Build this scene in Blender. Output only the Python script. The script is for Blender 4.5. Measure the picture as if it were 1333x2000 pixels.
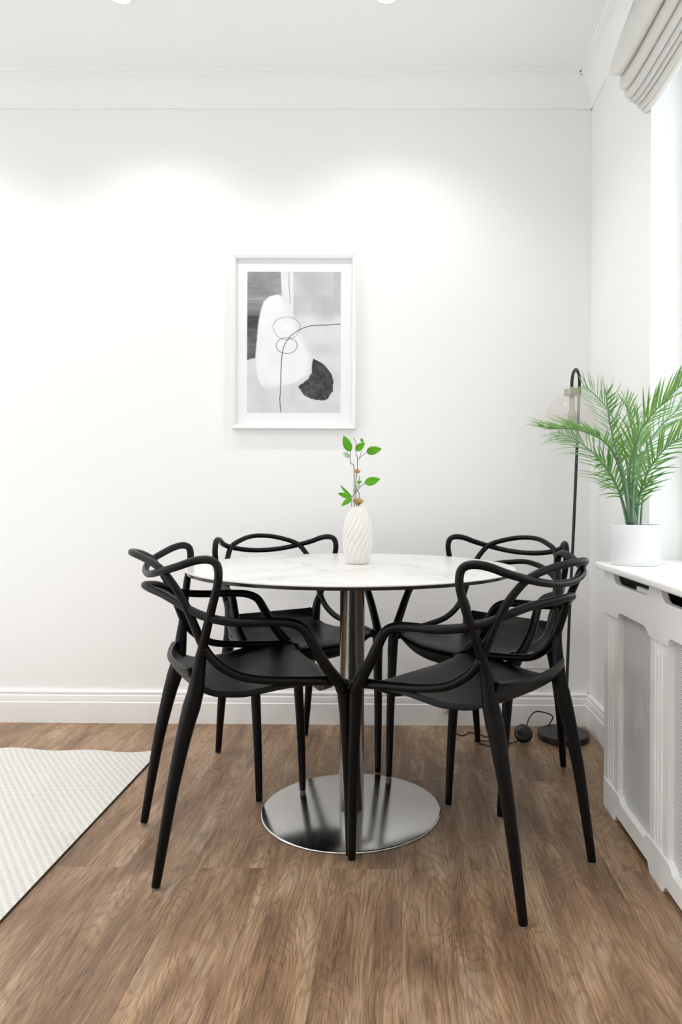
import bpy, bmesh, math, random
import numpy as np
from mathutils import Vector, Matrix

S = bpy.context.scene
for o in list(bpy.data.objects): bpy.data.objects.remove(o)
COL = S.collection
PI = math.pi
R = math.radians

# ------------------------------------------------------------------ camera
F_PX, PPX, PPY, CAM_H = 1377.0, 765.0, 975.0, 0.95
cam = bpy.data.cameras.new('camera'); cam_o = bpy.data.objects.new('camera', cam); COL.objects.link(cam_o)
cam.sensor_fit = 'VERTICAL'; cam.sensor_height = 36.0; cam.sensor_width = 24.0
cam.lens = F_PX / 2000 * 36.0
cam.shift_x = -(PPX - 666.5) / 2000
cam.shift_y = (PPY - 1000) / 2000
cam.clip_start = 0.02
ROLL = R(0.26)
cam_o.matrix_world = Matrix.Translation((0, 0, CAM_H)) @ Matrix.Rotation(PI/2, 4, 'X') @ Matrix.Rotation(ROLL, 4, 'Z')
S.camera = cam_o

# ------------------------------------------------------------------ view + sky
vs = S.view_settings
S.display_settings.display_device = 'sRGB'
vs.view_transform = 'Standard'; vs.look = 'None'; vs.gamma = 1.0; vs.use_curve_mapping = False
vs.exposure = 1.06
S.cycles.use_denoising = True
S.cycles.max_bounces = 8; S.cycles.diffuse_bounces = 6; S.cycles.glossy_bounces = 3; S.cycles.transparent_max_bounces = 10
S.cycles.use_adaptive_sampling = True; S.cycles.adaptive_threshold = 0.06
S.cycles.caustics_reflective = False; S.cycles.caustics_refractive = False
S.cycles.sample_clamp_indirect = 8.0
W = bpy.data.worlds.new('overcast_sky'); S.world = W; W.use_nodes = True
bg = W.node_tree.nodes['Background']; bg.inputs[0].default_value = (0.86, 0.925, 1.0, 1); bg.inputs[1].default_value = 1.2

SPOT_W = 8.4          # each recessed downlight
SPOT_COL = (1.0, 0.945, 0.87)
THETA = -0.008         # the room stands turned by this much against the camera axis
ROOM = Matrix.Rotation(THETA, 4, 'Z')

# ------------------------------------------------------------------ helpers
def px(x, y, d):
    """photo pixel at depth d -> world point"""
    return Vector(((x - PPX) / F_PX * d, d, CAM_H - (y - PPY) / F_PX * d))

def link(name, me, m=None, parent=None, room=False, smooth=False):
    o = bpy.data.objects.new(name, me); COL.objects.link(o)
    if m is not None and not me.materials: me.materials.append(m)
    if parent is not None: o.parent = parent
    if room and parent is None: o.matrix_world = ROOM.copy()
    if smooth:
        for p in me.polygons: p.use_smooth = True
    return o

def tag(o, label=None, cat=None, group=None, kind=None):
    if label: o['label'] = label
    if cat: o['category'] = cat
    if group: o['group'] = group
    if kind: o['kind'] = kind
    return o

def empty(name, loc=(0, 0, 0), rz=0, room=False):
    o = bpy.data.objects.new(name, None); COL.objects.link(o); o.empty_display_size = 0.05
    M = Matrix.Translation(loc) @ Matrix.Rotation(rz, 4, 'Z')
    o.matrix_world = (ROOM @ M) if room else M
    return o

def mesh(name, v, f):
    me = bpy.data.meshes.new(name); me.from_pydata([tuple(p) for p in v], [], f); me.update()
    return me

def fix(me):
    bm = bmesh.new(); bm.from_mesh(me); bmesh.ops.recalc_face_normals(bm, faces=bm.faces[:]); bm.to_mesh(me); bm.free(); return me

def box_bm(bm, a, b, bev=0.0, seg=1):
    x0, y0, z0 = a; x1, y1, z1 = b
    vs_ = [bm.verts.new(p) for p in ((x0,y0,z0),(x1,y0,z0),(x1,y1,z0),(x0,y1,z0),(x0,y0,z1),(x1,y0,z1),(x1,y1,z1),(x0,y1,z1))]
    fs = [bm.faces.new([vs_[i] for i in q]) for q in ((0,3,2,1),(4,5,6,7),(0,1,5,4),(1,2,6,5),(2,3,7,6),(3,0,4,7))]
    if bev:
        es = list({e for f in fs for e in f.edges})
        bmesh.ops.bevel(bm, geom=es, offset=bev, segments=seg, profile=0.5, affect='EDGES')

def boxes(name, lst, bev=0.0, seg=1):
    bm = bmesh.new()
    for a, b in lst: box_bm(bm, [min(p, q) for p, q in zip(a, b)], [max(p, q) for p, q in zip(a, b)], bev, seg)
    me = bpy.data.meshes.new(name); bm.to_mesh(me); bm.free(); return me

def extrude_poly(name, pts, to3, d0, d1, bev=0.0):
    """closed 2-D outline pushed from d0 to d1; to3(u, v, d) gives the point"""
    bm = bmesh.new()
    A = [bm.verts.new(to3(u, v, d0)) for u, v in pts]; B = [bm.verts.new(to3(u, v, d1)) for u, v in pts]
    n = len(pts)
    bm.faces.new(A); bm.faces.new(B[::-1])
    for i in range(n): bm.faces.new((A[i], B[i], B[(i+1) % n], A[(i+1) % n]))
    bmesh.ops.recalc_face_normals(bm, faces=bm.faces[:])
    if bev:
        es = [e for e in bm.edges if (e.verts[0] in B) == (e.verts[1] in B)]
        bmesh.ops.bevel(bm, geom=es, offset=bev, segments=2, profile=0.5, affect='EDGES')
    me = bpy.data.meshes.new(name); bm.to_mesh(me); bm.free(); return me

def lathe(name, prof, n=48, cap0=True, cap1=True, rfun=None):
    v = []; f = []
    m = len(prof)
    for j, (r, z) in enumerate(prof):
        for i in range(n):
            a = 2*PI*i/n
            rr = r if rfun is None else rfun(r, z, a)
            v.append((rr*math.cos(a), rr*math.sin(a), z))
    for j in range(m-1):
        for i in range(n):
            f.append((j*n+i, j*n+(i+1) % n, (j+1)*n+(i+1) % n, (j+1)*n+i))
    if cap0: f.append(tuple(range(n-1, -1, -1)))
    if cap1: f.append(tuple(range((m-1)*n, m*n)))
    return mesh(name, v, f)

def catmull(c, n=6):
    c = [Vector(p) for p in c]
    c = [2*c[0]-c[1]] + c + [2*c[-1]-c[-2]]
    out = []
    for i in range(1, len(c)-2):
        p0, p1, p2, p3 = c[i-1:i+3]
        for k in range(n):
            t = k/n
            out.append(0.5*(2*p1+(p2-p0)*t+(2*p0-5*p1+4*p2-p3)*t*t+(3*p1-p0-3*p2+p3)*t**3))
    out.append(c[-2]); return out

def tube(name, ctrl, rad, n=10, sub=6, smooth=True, raw=False):
    """ctrl points through a spline, rad a number or one radius per control point"""
    P = [Vector(p) for p in ctrl] if raw else catmull(ctrl, sub)
    if raw: RR = [rad]*len(P) if not isinstance(rad, (list, tuple)) else list(rad)
    elif isinstance(rad, (list, tuple)):
        RR = []
        for i in range(len(rad)-1):
            for k in range(sub): RR.append(rad[i]+(rad[i+1]-rad[i])*k/sub)
        RR.append(rad[-1])
    else: RR = [rad]*len(P)
    v = []; f = []
    T = []
    for i in range(len(P)):
        t = P[min(i+1, len(P)-1)]-P[max(i-1, 0)]; T.append(t.normalized())
    up = Vector((0, 0, 1)) if abs(T[0].z) < 0.9 else Vector((1, 0, 0))
    nrm = (up - T[0]*up.dot(T[0])).normalized()
    for i, p in enumerate(P):
        nrm = (nrm - T[i]*nrm.dot(T[i])).normalized(); b = T[i].cross(nrm)
        for k in range(n):
            a = 2*PI*k/n; v.append(p+RR[i]*(math.cos(a)*nrm+math.sin(a)*b))
    for i in range(len(P)-1):
        for k in range(n): f.append((i*n+k, i*n+(k+1) % n, (i+1)*n+(k+1) % n, (i+1)*n+k))
    c0 = len(v); v.append(P[0]-T[0]*RR[0]*0.35); v.append(P[-1]+T[-1]*RR[-1]*0.35)
    L = (len(P)-1)*n
    for k in range(n):
        f.append((c0, (k+1) % n, k)); f.append((c0+1, L+k, L+(k+1) % n))
    me = mesh(name, v, f)
    if smooth:
        for p in me.polygons: p.use_smooth = True
    return me

def join(name, mes):
    bm = bmesh.new()
    for m_ in mes: bm.from_mesh(m_)
    me = bpy.data.meshes.new(name); bm.to_mesh(me); bm.free(); return me

# ------------------------------------------------------------------ materials
def mat(name, col, rough=0.5, metal=0.0, spec=0.5, **kw):
    m = bpy.data.materials.new(name); m.use_nodes = True
    b = m.node_tree.nodes['Principled BSDF']
    b.inputs['Base Color'].default_value = (*col, 1); b.inputs['Roughness'].default_value = rough
    b.inputs['Metallic'].default_value = metal; b.inputs['Specular IOR Level'].default_value = spec
    for k, v in kw.items(): b.inputs[k].default_value = v
    return m

class NT:
    def __init__(s, m): s.t = m.node_tree; s.b = s.t.nodes['Principled BSDF']
    def n(s, typ, **kw):
        q = s.t.nodes.new(typ)
        for k, v in kw.items():
            if k in q.inputs: q.inputs[k].default_value = v
            else: setattr(q, k, v)
        return q
    def l(s, a, b): s.t.links.new(a, b)
    def math(s, op, a, b=None, c=None):
        q = s.t.nodes.new('ShaderNodeMath'); q.operation = op
        for i, v in enumerate((a, b, c)):
            if v is None: continue
            if isinstance(v, (int, float)): q.inputs[i].default_value = v
            else: s.l(v, q.inputs[i])
        return q.outputs[0]
    def ramp(s, fac, stops, interp='LINEAR'):
        q = s.t.nodes.new('ShaderNodeValToRGB'); q.color_ramp.interpolation = interp
        e = q.color_ramp.elements
        while len(e) < len(stops): e.new(0.5)
        for i, (p, c) in enumerate(stops):
            e[i].position = p; e[i].color = (*c, 1) if len(c) == 3 else c
        s.l(fac, q.inputs[0]); return q.outputs[0]
    def mix(s, fac, a, b, blend='MIX'):
        q = s.t.nodes.new('ShaderNodeMix'); q.data_type = 'RGBA'; q.blend_type = blend
        for i, v in ((0, fac), (6, a), (7, b)):
            if isinstance(v, (int, float)): q.inputs[i].default_value = v
            elif isinstance(v, tuple): q.inputs[i].default_value = (*v, 1)
            else: s.l(v, q.inputs[i])
        return q.outputs[2]
    def bump(s, h, strength, dist=0.001):
        q = s.n('ShaderNodeBump'); q.inputs['Strength'].default_value = strength; q.inputs['Distance'].default_value = dist
        s.l(h, q.inputs['Height']); s.l(q.outputs[0], s.b.inputs['Normal'])

def paint(name, col, rough=0.55, amp=0.08, scale=60):
    m = mat(name, col, rough, spec=0.35); t = NT(m)
    tc = t.n('ShaderNodeTexCoord'); no = t.n('ShaderNodeTexNoise', Scale=scale, Detail=0.0)
    t.l(tc.outputs['Object'], no.inputs['Vector']); t.bump(no.outputs['Fac'], amp, 0.002)
    return m

M = {}
M['wall'] = paint('white_wall_paint', (0.90, 0.90, 0.89), 0.6)
M['ceil'] = paint('ceiling_paint', (0.92, 0.92, 0.912), 0.7)
M['gloss'] = paint('white_satin_paint', (0.90, 0.90, 0.885), 0.35, 0.04, 25)
M['frame'] = mat('white_frame', (0.85, 0.85, 0.855), 0.4)
M['paper'] = mat('mat_board', (0.86, 0.86, 0.87), 0.8)
M['black'] = mat('black_plastic', (0.0016, 0.0016, 0.0018), 0.36, spec=0.21)
t = NT(M['black']); tc = t.n('ShaderNodeTexCoord'); no = t.n('ShaderNodeTexNoise', Scale=900.0, Detail=2.0)
t.l(tc.outputs['Object'], no.inputs['Vector']); t.bump(no.outputs['Fac'], 0.06, 0.0005)
M['glide'] = mat('clear_glide', (0.22, 0.22, 0.22), 0.3)
M['blackmetal'] = mat('black_metal', (0.012, 0.012, 0.013), 0.4, spec=0.5)
M['rubber'] = mat('black_rubber', (0.008, 0.008, 0.008), 0.5)
M['switch'] = mat('black_switch_plastic', (0.008, 0.008, 0.008), 0.3)
M['steel'] = mat('brushed_steel', (0.66, 0.66, 0.645), 0.16, 1.0)
t = NT(M['steel']); tc = t.n('ShaderNodeTexCoord'); mp = t.n('ShaderNodeMapping'); mp.inputs['Scale'].default_value = (260, 6, 260)
no = t.n('ShaderNodeTexNoise', Scale=1.0, Detail=4.0); t.l(tc.outputs['Object'], mp.inputs[0]); t.l(mp.outputs[0], no.inputs['Vector'])
t.l(t.math('MULTIPLY_ADD', no.outputs['Fac'], 0.14, 0.10), t.b.inputs['Roughness'])
M['column'] = mat('polished_steel', (0.64, 0.635, 0.62), 0.22, 1.0)
M['brass'] = mat('grey_brass', (0.42, 0.40, 0.31), 0.35, 0.8)
M['ceramic'] = mat('white_ceramic', (0.76, 0.74, 0.695), 0.45)
M['pot'] = paint('white_pot_glaze', (0.80, 0.80, 0.81), 0.45, 0.05, 40)
M['soil'] = paint('dark_soil', (0.03, 0.022, 0.016), 0.9, 1.0, 120)
M['dark'] = mat('painted_inside_shade', (0.01, 0.01, 0.01), 0.8)  # near-black colour stands in for the shade inside the radiator cover
M['socket'] = mat('white_socket_plastic', (0.80, 0.80, 0.79), 0.4)

# marble-look table top
m = M['marble'] = mat('marble_ceramic', (0.74, 0.74, 0.73), 0.25, spec=0.4); t = NT(m)
tc = t.n('ShaderNodeTexCoord'); n1 = t.n('ShaderNodeTexNoise', Scale=2.2, Detail=5.0, Distortion=0.6)
t.l(tc.outputs['Object'], n1.inputs['Vector'])
vein = t.math('ABSOLUTE', t.math('SUBTRACT', n1.outputs['Fac'], 0.5))
n2 = t.n('ShaderNodeTexNoise', Scale=3.0, Detail=2.0); t.l(tc.outputs['Object'], n2.inputs['Vector'])
vc = t.ramp(vein, [(0.0, (0.52, 0.505, 0.48)), (0.012, (0.67, 0.66, 0.645)), (0.05, (0.74, 0.74, 0.73))])
t.l(t.mix(t.ramp(n2.outputs['Fac'], [(0.42, (0, 0, 0)), (0.6, (0.75, 0.75, 0.75))]), (0.74, 0.74, 0.73), vc), t.b.inputs['Base Color'])
M['glassedge'] = mat('dark_glass_edge', (0.012, 0.014, 0.012), 0.2)

# oak planks
m = M['oak'] = mat('oak_vinyl', (0.3, 0.18, 0.1), 0.42, spec=0.4); t = NT(m)
tc = t.n('ShaderNodeTexCoord'); oi = t.n('ShaderNodeObjectInfo')
cx = t.n('ShaderNodeCombineXYZ'); t.l(t.math('MULTIPLY', oi.outputs['Random'], 37.0), cx.inputs[0]); t.l(t.math('MULTIPLY', oi.outputs['Random'], 91.0), cx.inputs[1])
ad = t.n('ShaderNodeVectorMath', operation='ADD'); t.l(tc.outputs['Object'], ad.inputs[0]); t.l(cx.outputs[0], ad.inputs[1])
def mapped(sc):
    q = t.n('ShaderNodeMapping'); q.inputs['Scale'].default_value = sc; t.l(ad.outputs[0], q.inputs[0]); return q.outputs[0]
blot = t.n('ShaderNodeTexNoise', Scale=1.0, Detail=4.0, Roughness=0.55, Distortion=0.5); t.l(mapped((11, 2.4, 1)), blot.inputs['Vector'])
streak = t.n('ShaderNodeTexNoise', Scale=1.0, Detail=5.0, Roughness=0.65, Distortion=0.8); t.l(mapped((70, 3.0, 1)), streak.inputs['Vector'])
fine = t.n('ShaderNodeTexNoise', Scale=1.0, Detail=3.0, Roughness=0.7, Distortion=1.2); t.l(mapped((420, 7.0, 1)), fine.inputs['Vector'])
ringn = t.n('ShaderNodeTexNoise', Scale=1.0, Detail=1.5, Distortion=0.3); t.l(mapped((7, 1.5, 1)), ringn.inputs['Vector'])
ring = t.math('SINE', t.math('MULTIPLY_ADD', ringn.outputs['Fac'], 190.0, t.math('MULTIPLY', streak.outputs['Fac'], 6.0)))
mid = t.n('ShaderNodeTexNoise', Scale=1.0, Detail=3.0, Roughness=0.6, Distortion=2.2); t.l(mapped((150, 7.0, 1)), mid.inputs['Vector'])
base = t.ramp(blot.outputs['Fac'], [(0.26, (0.130, 0.077, 0.045)), (0.42, (0.240, 0.144, 0.082)), (0.55, (0.335, 0.215, 0.128)), (0.70, (0.42, 0.31, 0.21))])
c1 = t.mix(0.5, base, t.ramp(streak.outputs['Fac'], [(0.32, (0.30, 0.30, 0.30)), (0.5, (0.52, 0.52, 0.52)), (0.68, (0.74, 0.735, 0.72))]), 'OVERLAY')
c2 = t.mix(t.ramp(ring, [(0.35, (0, 0, 0)), (0.95, (0.34, 0.34, 0.34))]), c1, (0.11, 0.065, 0.038))
c2 = t.mix(0.75, c2, t.ramp(mid.outputs['Fac'], [(0.30, (0.26, 0.24, 0.22)), (0.5, (0.5, 0.5, 0.5)), (0.70, (0.72, 0.72, 0.71))]), 'OVERLAY')
pale = t.ramp(fine.outputs['Fac'], [(0.54, (0, 0, 0)), (0.72, (0.40, 0.40, 0.40))])
c3 = t.mix(pale, c2, (0.50, 0.41, 0.32))
tone = t.ramp(oi.outputs['Random'], [(0.0, (0.90, 0.90, 0.91)), (0.5, (1.0, 0.99, 0.97)), (1.0, (1.07, 1.06, 1.04))])
c4 = t.mix(1.0, c3, tone, 'MULTIPLY')
t.l(c4, t.b.inputs['Base Color'])
t.l(t.math('MULTIPLY_ADD', fine.outputs['Fac'], 0.25, 0.30), t.b.inputs['Roughness'])
t.bump(t.math('ADD', fine.outputs['Fac'], t.math('MULTIPLY', streak.outputs['Fac'], 0.6)), 0.22, 0.0012)
M['gap'] = mat('plank_gap', (0.05, 0.03, 0.02), 0.8)

# woven rug
m = M['rug'] = mat('woven_rug', (0.7, 0.69, 0.66), 0.95, spec=0.1); t = NT(m)
tc = t.n('ShaderNodeTexCoord'); sp = t.n('ShaderNodeSeparateXYZ'); t.l(tc.outputs['Object'], sp.inputs[0])
X, Y = sp.outputs[0], sp.outputs[1]
rowq = t.math('MULTIPLY', t.math('FLOOR', t.math('DIVIDE', Y, 0.0105)), 0.0105)
dg = t.math('FRACT', t.math('DIVIDE', t.math('MULTIPLY_ADD', rowq, 0.75, X), 0.024))
dgh = t.math('SINE', t.math('MULTIPLY', dg, PI))
rw = t.math('SINE', t.math('MULTIPLY', t.math('FRACT', t.math('DIVIDE', Y, 0.0105)), PI))
dgm = t.n('ShaderNodeMapRange'); dgm.inputs[1].default_value = 0.30; dgm.inputs[2].default_value = 0.95; t.l(dgh, dgm.inputs[0])
hgt = t.math('MULTIPLY', dgm.outputs[0], rw)
nz = t.n('ShaderNodeTexNoise', Scale=260.0, Detail=3.0); t.l(tc.outputs['Object'], nz.inputs['Vector'])
k = t.math('MULTIPLY_ADD', nz.outputs['Fac'], 0.5, t.math('MULTIPLY', hgt, 0.6))
t.l(t.ramp(k, [(0.20, (0.74, 0.725, 0.685)), (0.5, (0.70, 0.69, 0.655)), (0.95, (0.50, 0.49, 0.465))]), t.b.inputs['Base Color'])
t.bump(t.math('SUBTRACT', 1.0, k), 0.6, 0.003)
M['rugedge'] = mat('dark_rug_edge', (0.05, 0.04, 0.03), 0.9)

# perforated radiator grille
m = M['grille'] = mat('perforated_grille', (0.7, 0.7, 0.69), 0.5); t = NT(m)
tc = t.n('ShaderNodeTexCoord'); sp = t.n('ShaderNodeSeparateXYZ'); t.l(tc.outputs['Object'], sp.inputs[0])
Yc, Zc = sp.outputs[1], sp.outputs[2]
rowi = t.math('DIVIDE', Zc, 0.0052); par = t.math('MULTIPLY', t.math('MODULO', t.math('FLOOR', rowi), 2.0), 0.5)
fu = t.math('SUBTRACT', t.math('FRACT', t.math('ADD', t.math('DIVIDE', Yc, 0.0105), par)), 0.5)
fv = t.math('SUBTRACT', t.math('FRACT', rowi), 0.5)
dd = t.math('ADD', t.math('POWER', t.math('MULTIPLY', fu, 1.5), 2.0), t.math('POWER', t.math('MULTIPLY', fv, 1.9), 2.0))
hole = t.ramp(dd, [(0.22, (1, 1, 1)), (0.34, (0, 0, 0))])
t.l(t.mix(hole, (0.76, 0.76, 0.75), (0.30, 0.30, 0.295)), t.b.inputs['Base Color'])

# palm leaves
def leafmat(name, a, b, trans):
    m = mat(name, a, 0.42, spec=0.45); t = NT(m)
    oi = t.n('ShaderNodeObjectInfo'); tc = t.n('ShaderNodeTexCoord'); no = t.n('ShaderNodeTexNoise', Scale=22.0, Detail=2.0)
    t.l(tc.outputs['Object'], no.inputs['Vector'])
    c = t.mix(t.ramp(no.outputs['Fac'], [(0.35, (0, 0, 0)), (0.65, (1, 1, 1))]), a, b)
    t.l(c, t.b.inputs['Base Color'])
    tr = t.n('ShaderNodeBsdfTranslucent'); t.l(c, tr.inputs[0]); mx = t.n('ShaderNodeMixShader'); mx.inputs[0].default_value = trans
    out = t.t.nodes['Material Output']; t.l(t.b.outputs[0], mx.inputs[1]); t.l(tr.outputs[0], mx.inputs[2]); t.l(mx.outputs[0], out.inputs[0])
    return m
M['palm'] = leafmat('palm_leaf', (0.085, 0.25, 0.042), (0.21, 0.39, 0.085), 0.3)
M['palmpale'] = leafmat('palm_leaf_pale', (0.16, 0.33, 0.13), (0.30, 0.45, 0.20), 0.3)
M['stemgreen'] = mat('palm_stem', (0.13, 0.24, 0.13), 0.5)
M['leaf'] = leafmat('fresh_leaf', (0.10, 0.40, 0.008), (0.16, 0.50, 0.012), 0.25)
M['leafpale'] = leafmat('pale_leaf', (0.42, 0.60, 0.36), (0.5, 0.66, 0.44), 0.3)
M['twig'] = mat('brown_twig', (0.16, 0.095, 0.07), 0.7)
M['pod'] = leafmat('dried_petal', (0.76, 0.56, 0.33), (0.66, 0.43, 0.20), 0.45)
M['fabric'] = leafmat('linen_blind', (0.91, 0.90, 0.855), (0.92, 0.91, 0.875), 0.35)
M['fabric'].node_tree.nodes['Principled BSDF'].inputs['Roughness'].default_value = 0.9

# panes
m = M['glass'] = bpy.data.materials.new('window_glass'); m.use_nodes = True; nt = m.node_tree; nt.nodes.clear()
out = nt.nodes.new('ShaderNodeOutputMaterial'); tr = nt.nodes.new('ShaderNodeBsdfTransparent'); gl = nt.nodes.new('ShaderNodeBsdfGlossy')
gl.inputs['Roughness'].default_value = 0.02; mx = nt.nodes.new('ShaderNodeMixShader'); mx.inputs[0].default_value = 0.04
nt.links.new(tr.outputs[0], mx.inputs[1]); nt.links.new(gl.outputs[0], mx.inputs[2]); nt.links.new(mx.outputs[0], out.inputs[0])
m = M['globe'] = bpy.data.materials.new('smoky_lamp_glass'); m.use_nodes = True; nt = m.node_tree; nt.nodes.clear()
out = nt.nodes.new('ShaderNodeOutputMaterial'); tr = nt.nodes.new('ShaderNodeBsdfTransparent'); tr.inputs[0].default_value = (0.975, 0.97, 0.96, 1)
df = nt.nodes.new('ShaderNodeBsdfPrincipled'); df.inputs['Base Color'].default_value = (0.85, 0.84, 0.82, 1); df.inputs['Roughness'].default_value = 0.15
mx = nt.nodes.new('ShaderNodeMixShader'); mx.inputs[0].default_value = 0.16
nt.links.new(tr.outputs[0], mx.inputs[1]); nt.links.new(df.outputs[0], mx.inputs[2]); nt.links.new(mx.outputs[0], out.inputs[0])
m = M['lens'] = bpy.data.materials.new('lit_lens'); m.use_nodes = True; nt = m.node_tree; nt.nodes.clear()
out = nt.nodes.new('ShaderNodeOutputMaterial'); em = nt.nodes.new('ShaderNodeEmission'); em.inputs[0].default_value = (1, 0.97, 0.92, 1); em.inputs[1].default_value = 14.0
nt.links.new(em.outputs[0], out.inputs[0])

# ------------------------------------------------------------------ room shell (room frame)
WR, WB, WL, WF, ZC = 0.817, 2.985, -3.3, -2.4, 2.72      # right, back, left, front (behind the camera), ceiling
WIN_Y1, WIN_Y0, WIN_Z0, WIN_Z1 = 2.287, 0.75, 0.757, 2.44
TH = 0.28
def struct(name, me, m, label=None):
    o = link(name, me, m, room=True); tag(o, kind='structure', label=label); return o

floor = struct('floor', boxes('floor', [((WL, WF, -0.08), (WR, WB, -0.0045))]), M['gap'], 'oak-look vinyl plank floor under the dining set')
PW = 0.178
plank_cache = {}
ncol0 = -19
XS = 0.03 - 0.0145
for k in range(ncol0, 6):
    xa = XS + PW*k; xb = xa + PW
    xa2, xb2 = max(xa, WL), min(xb, WR)
    if xb2 - xa2 < 0.01: continue
    y = (1.81 if k % 2 else 2.385) + 1.16*1
    ends = []
    yy = y
    while yy > WF - 1.2:
        ends.append(yy); yy -= 1.16
    ends = [WB + 0.0] + [e for e in ends if WF < e < WB - 0.02] + [WF]
    for a, b in zip(ends[1:], ends[:-1]):
        key = (round(xb2-xa2, 4), round(b-a, 4))
        if key not in plank_cache:
            w, l = key
            plank_cache[key] = boxes('plank', [((0.00005, 0.00005, -0.0045), (w-0.00005, l-0.00005, 0.0))], 0.0003)
            plank_cache[key].materials.append(M['oak'])
        o = bpy.data.objects.new('plank', plank_cache[key]); COL.objects.link(o); o.parent = floor; o.location = (xa2, a, 0)

struct('wall_back', boxes('wall_back', [((WL-TH, WB, -0.08), (WR+TH, WB+0.2, ZC+0.1))]), M['wall'], 'plain white back wall behind the table')
GY0, GY1, GZ0, GZ1 = -2.1, 2.3, 0.12, 2.45     # unseen large window, added in the left wall for fill light
struct('wall_front', boxes('wall_front', [((WL-TH, WF-0.2, -0.08), (WR+TH, WF, ZC+0.1))]), M['wall'])
struct('wall_left', boxes('wall_left', [((WL-0.2, WF, -0.08), (WL, GY0, ZC+0.1)), ((WL-0.2, GY1, -0.08), (WL, WB, ZC+0.1)),
    ((WL-0.2, GY0, -0.08), (WL, GY1, GZ0)), ((WL-0.2, GY0, GZ1), (WL, GY1, ZC+0.1))]), M['wall'])
struct('wall_right', boxes('wall_right', [((WR, WIN_Y1, -0.08), (WR+TH, WB, ZC+0.1)), ((WR, WF, -0.08), (WR+TH, WIN_Y0, ZC+0.1)),
    ((WR, WIN_Y0, -0.08), (WR+TH, WIN_Y1, WIN_Z0-0.025)), ((WR, WIN_Y0, WIN_Z1), (WR+TH, WIN_Y1, ZC+0.1))]), M['wall'], 'white right wall with a deep window recess')
struct('ceiling', boxes('ceiling', [((WL-TH, WF-0.2, ZC), (WR+TH, WB+0.2, ZC+0.1))]), M['ceil'], 'smooth white ceiling')

# skirting: profile swept along back and right wall
SK = [(0, 0), (0.021, 0), (0.021, 0.086), (0.0175, 0.089), (0.0175, 0.098), (0.016, 0.113), (0.0125, 0.117), (0.0125, 0.121), (0.0145, 0.125), (0.0135, 0.131), (0.009, 0.134), (0, 0.134)]
SK = [(a, b + 0.0) for a, b in SK]
struct('baseboard_back', fix(extrude_poly('baseboard_back', SK, lambda u, v, d: (d, WB-u, v), WL, WR)), M['gloss'], 'white moulded skirting along the back wall')
struct('baseboard_right', fix(extrude_poly('baseboard_right', SK, lambda u, v, d: (WR-u, d, v), 2.215, WB)), M['gloss'], 'white moulded skirting beside the radiator cover')
# coving
CV = [(0, 2.60), (0.008, 2.60), (0.008, 2.607)]
for i in range(9):
    a = i/8*PI/2
    CV.append((0.012 + 0.075*(1-math.cos(a)), 2.612 + 0.082*math.sin(a)))
CV += [(0.094, 2.694), (0.094, 2.703), (0.103, 2.703), (0.103, ZC), (0, ZC)]
struct('trim_1', fix(extrude_poly('coving', CV, lambda u, v, d: (d, WB-u, v), WL, WR)), M['ceil'], 'white plaster coving along the back wall')
CVR = [(u*0.75, v) for u, v in CV]
struct('trim_2', fix(extrude_poly('coving', CVR, lambda u, v, d: (WR-u, d, v), WF, WB)), M['ceil'], 'white plaster coving over the window wall')

# window in the right wall recess
win = struct('window_1', boxes('window_frame', [((WR+0.115, WIN_Y0, WIN_Z0), (WR+0.175, WIN_Y0+0.06, WIN_Z1)), ((WR+0.115, WIN_Y1-0.06, WIN_Z0), (WR+0.175, WIN_Y1, WIN_Z1)),
    ((WR+0.115, WIN_Y0, WIN_Z1-0.06), (WR+0.175, WIN_Y1, WIN_Z1)), ((WR+0.115, WIN_Y0, WIN_Z0), (WR+0.175, WIN_Y1, WIN_Z0+0.06))], 0.003), M['gloss'], 'white framed window in the recess above the radiator cover')
YM = (WIN_Y0+WIN_Y1)/2
link('mullion', boxes('mullion', [((WR+0.12, YM-0.03, WIN_Z0+0.06), (WR+0.17, YM+0.03, WIN_Z1-0.06))], 0.004), M['gloss'], win)
ZM = 1.62
for a, b in ((WIN_Y0+0.06, YM-0.03), (YM+0.03, WIN_Y1-0.06)):
    link('glazing_bar', boxes('glazing_bar', [((WR+0.125, a, ZM-0.02), (WR+0.165, b, ZM+0.02))], 0.004), M['gloss'], win)
    for z0, z1 in ((WIN_Z0+0.06, ZM-0.02), (ZM+0.02, WIN_Z1-0.06)):
        link('pane', boxes('pane', [((WR+0.143, a, z0), (WR+0.147, b, z1))]), M['glass'], win)
link('window_sill', boxes('window_sill', [((WR, WIN_Y0, WIN_Z0-0.025), (WR+0.115, WIN_Y1, WIN_Z0))]), M['gloss'], win)
GM = (GY0+GY1)/2
fill_win = struct('fill_window', boxes('window_frame', [((WL-0.16, GY0, GZ0), (WL-0.1, GY0+0.06, GZ1)), ((WL-0.16, GY1-0.06, GZ0), (WL-0.1, GY1, GZ1)),
    ((WL-0.16, GY0, GZ1-0.06), (WL-0.1, GY1, GZ1)), ((WL-0.16, GY0, GZ0), (WL-0.1, GY1, GZ0+0.06)), ((WL-0.16, GM-0.03, GZ0), (WL-0.1, GM+0.03, GZ1))], 0.003), M['gloss'])
for a, b in ((GY0+0.06, GM-0.03), (GM+0.03, GY1-0.06)):
    link('pane', boxes('pane', [((WL-0.132, a, GZ0+0.06), (WL-0.128, b, GZ1-0.06))]), M['glass'], fill_win)
pl2 = bpy.data.lights.new('fill_window_portal', 'AREA'); pl2.shape = 'RECTANGLE'; pl2.size = GZ1-GZ0; pl2.size_y = GY1-GY0
pl2.cycles.is_portal = True
po2 = bpy.data.objects.new('fill_window_portal', pl2); COL.objects.link(po2)
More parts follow.
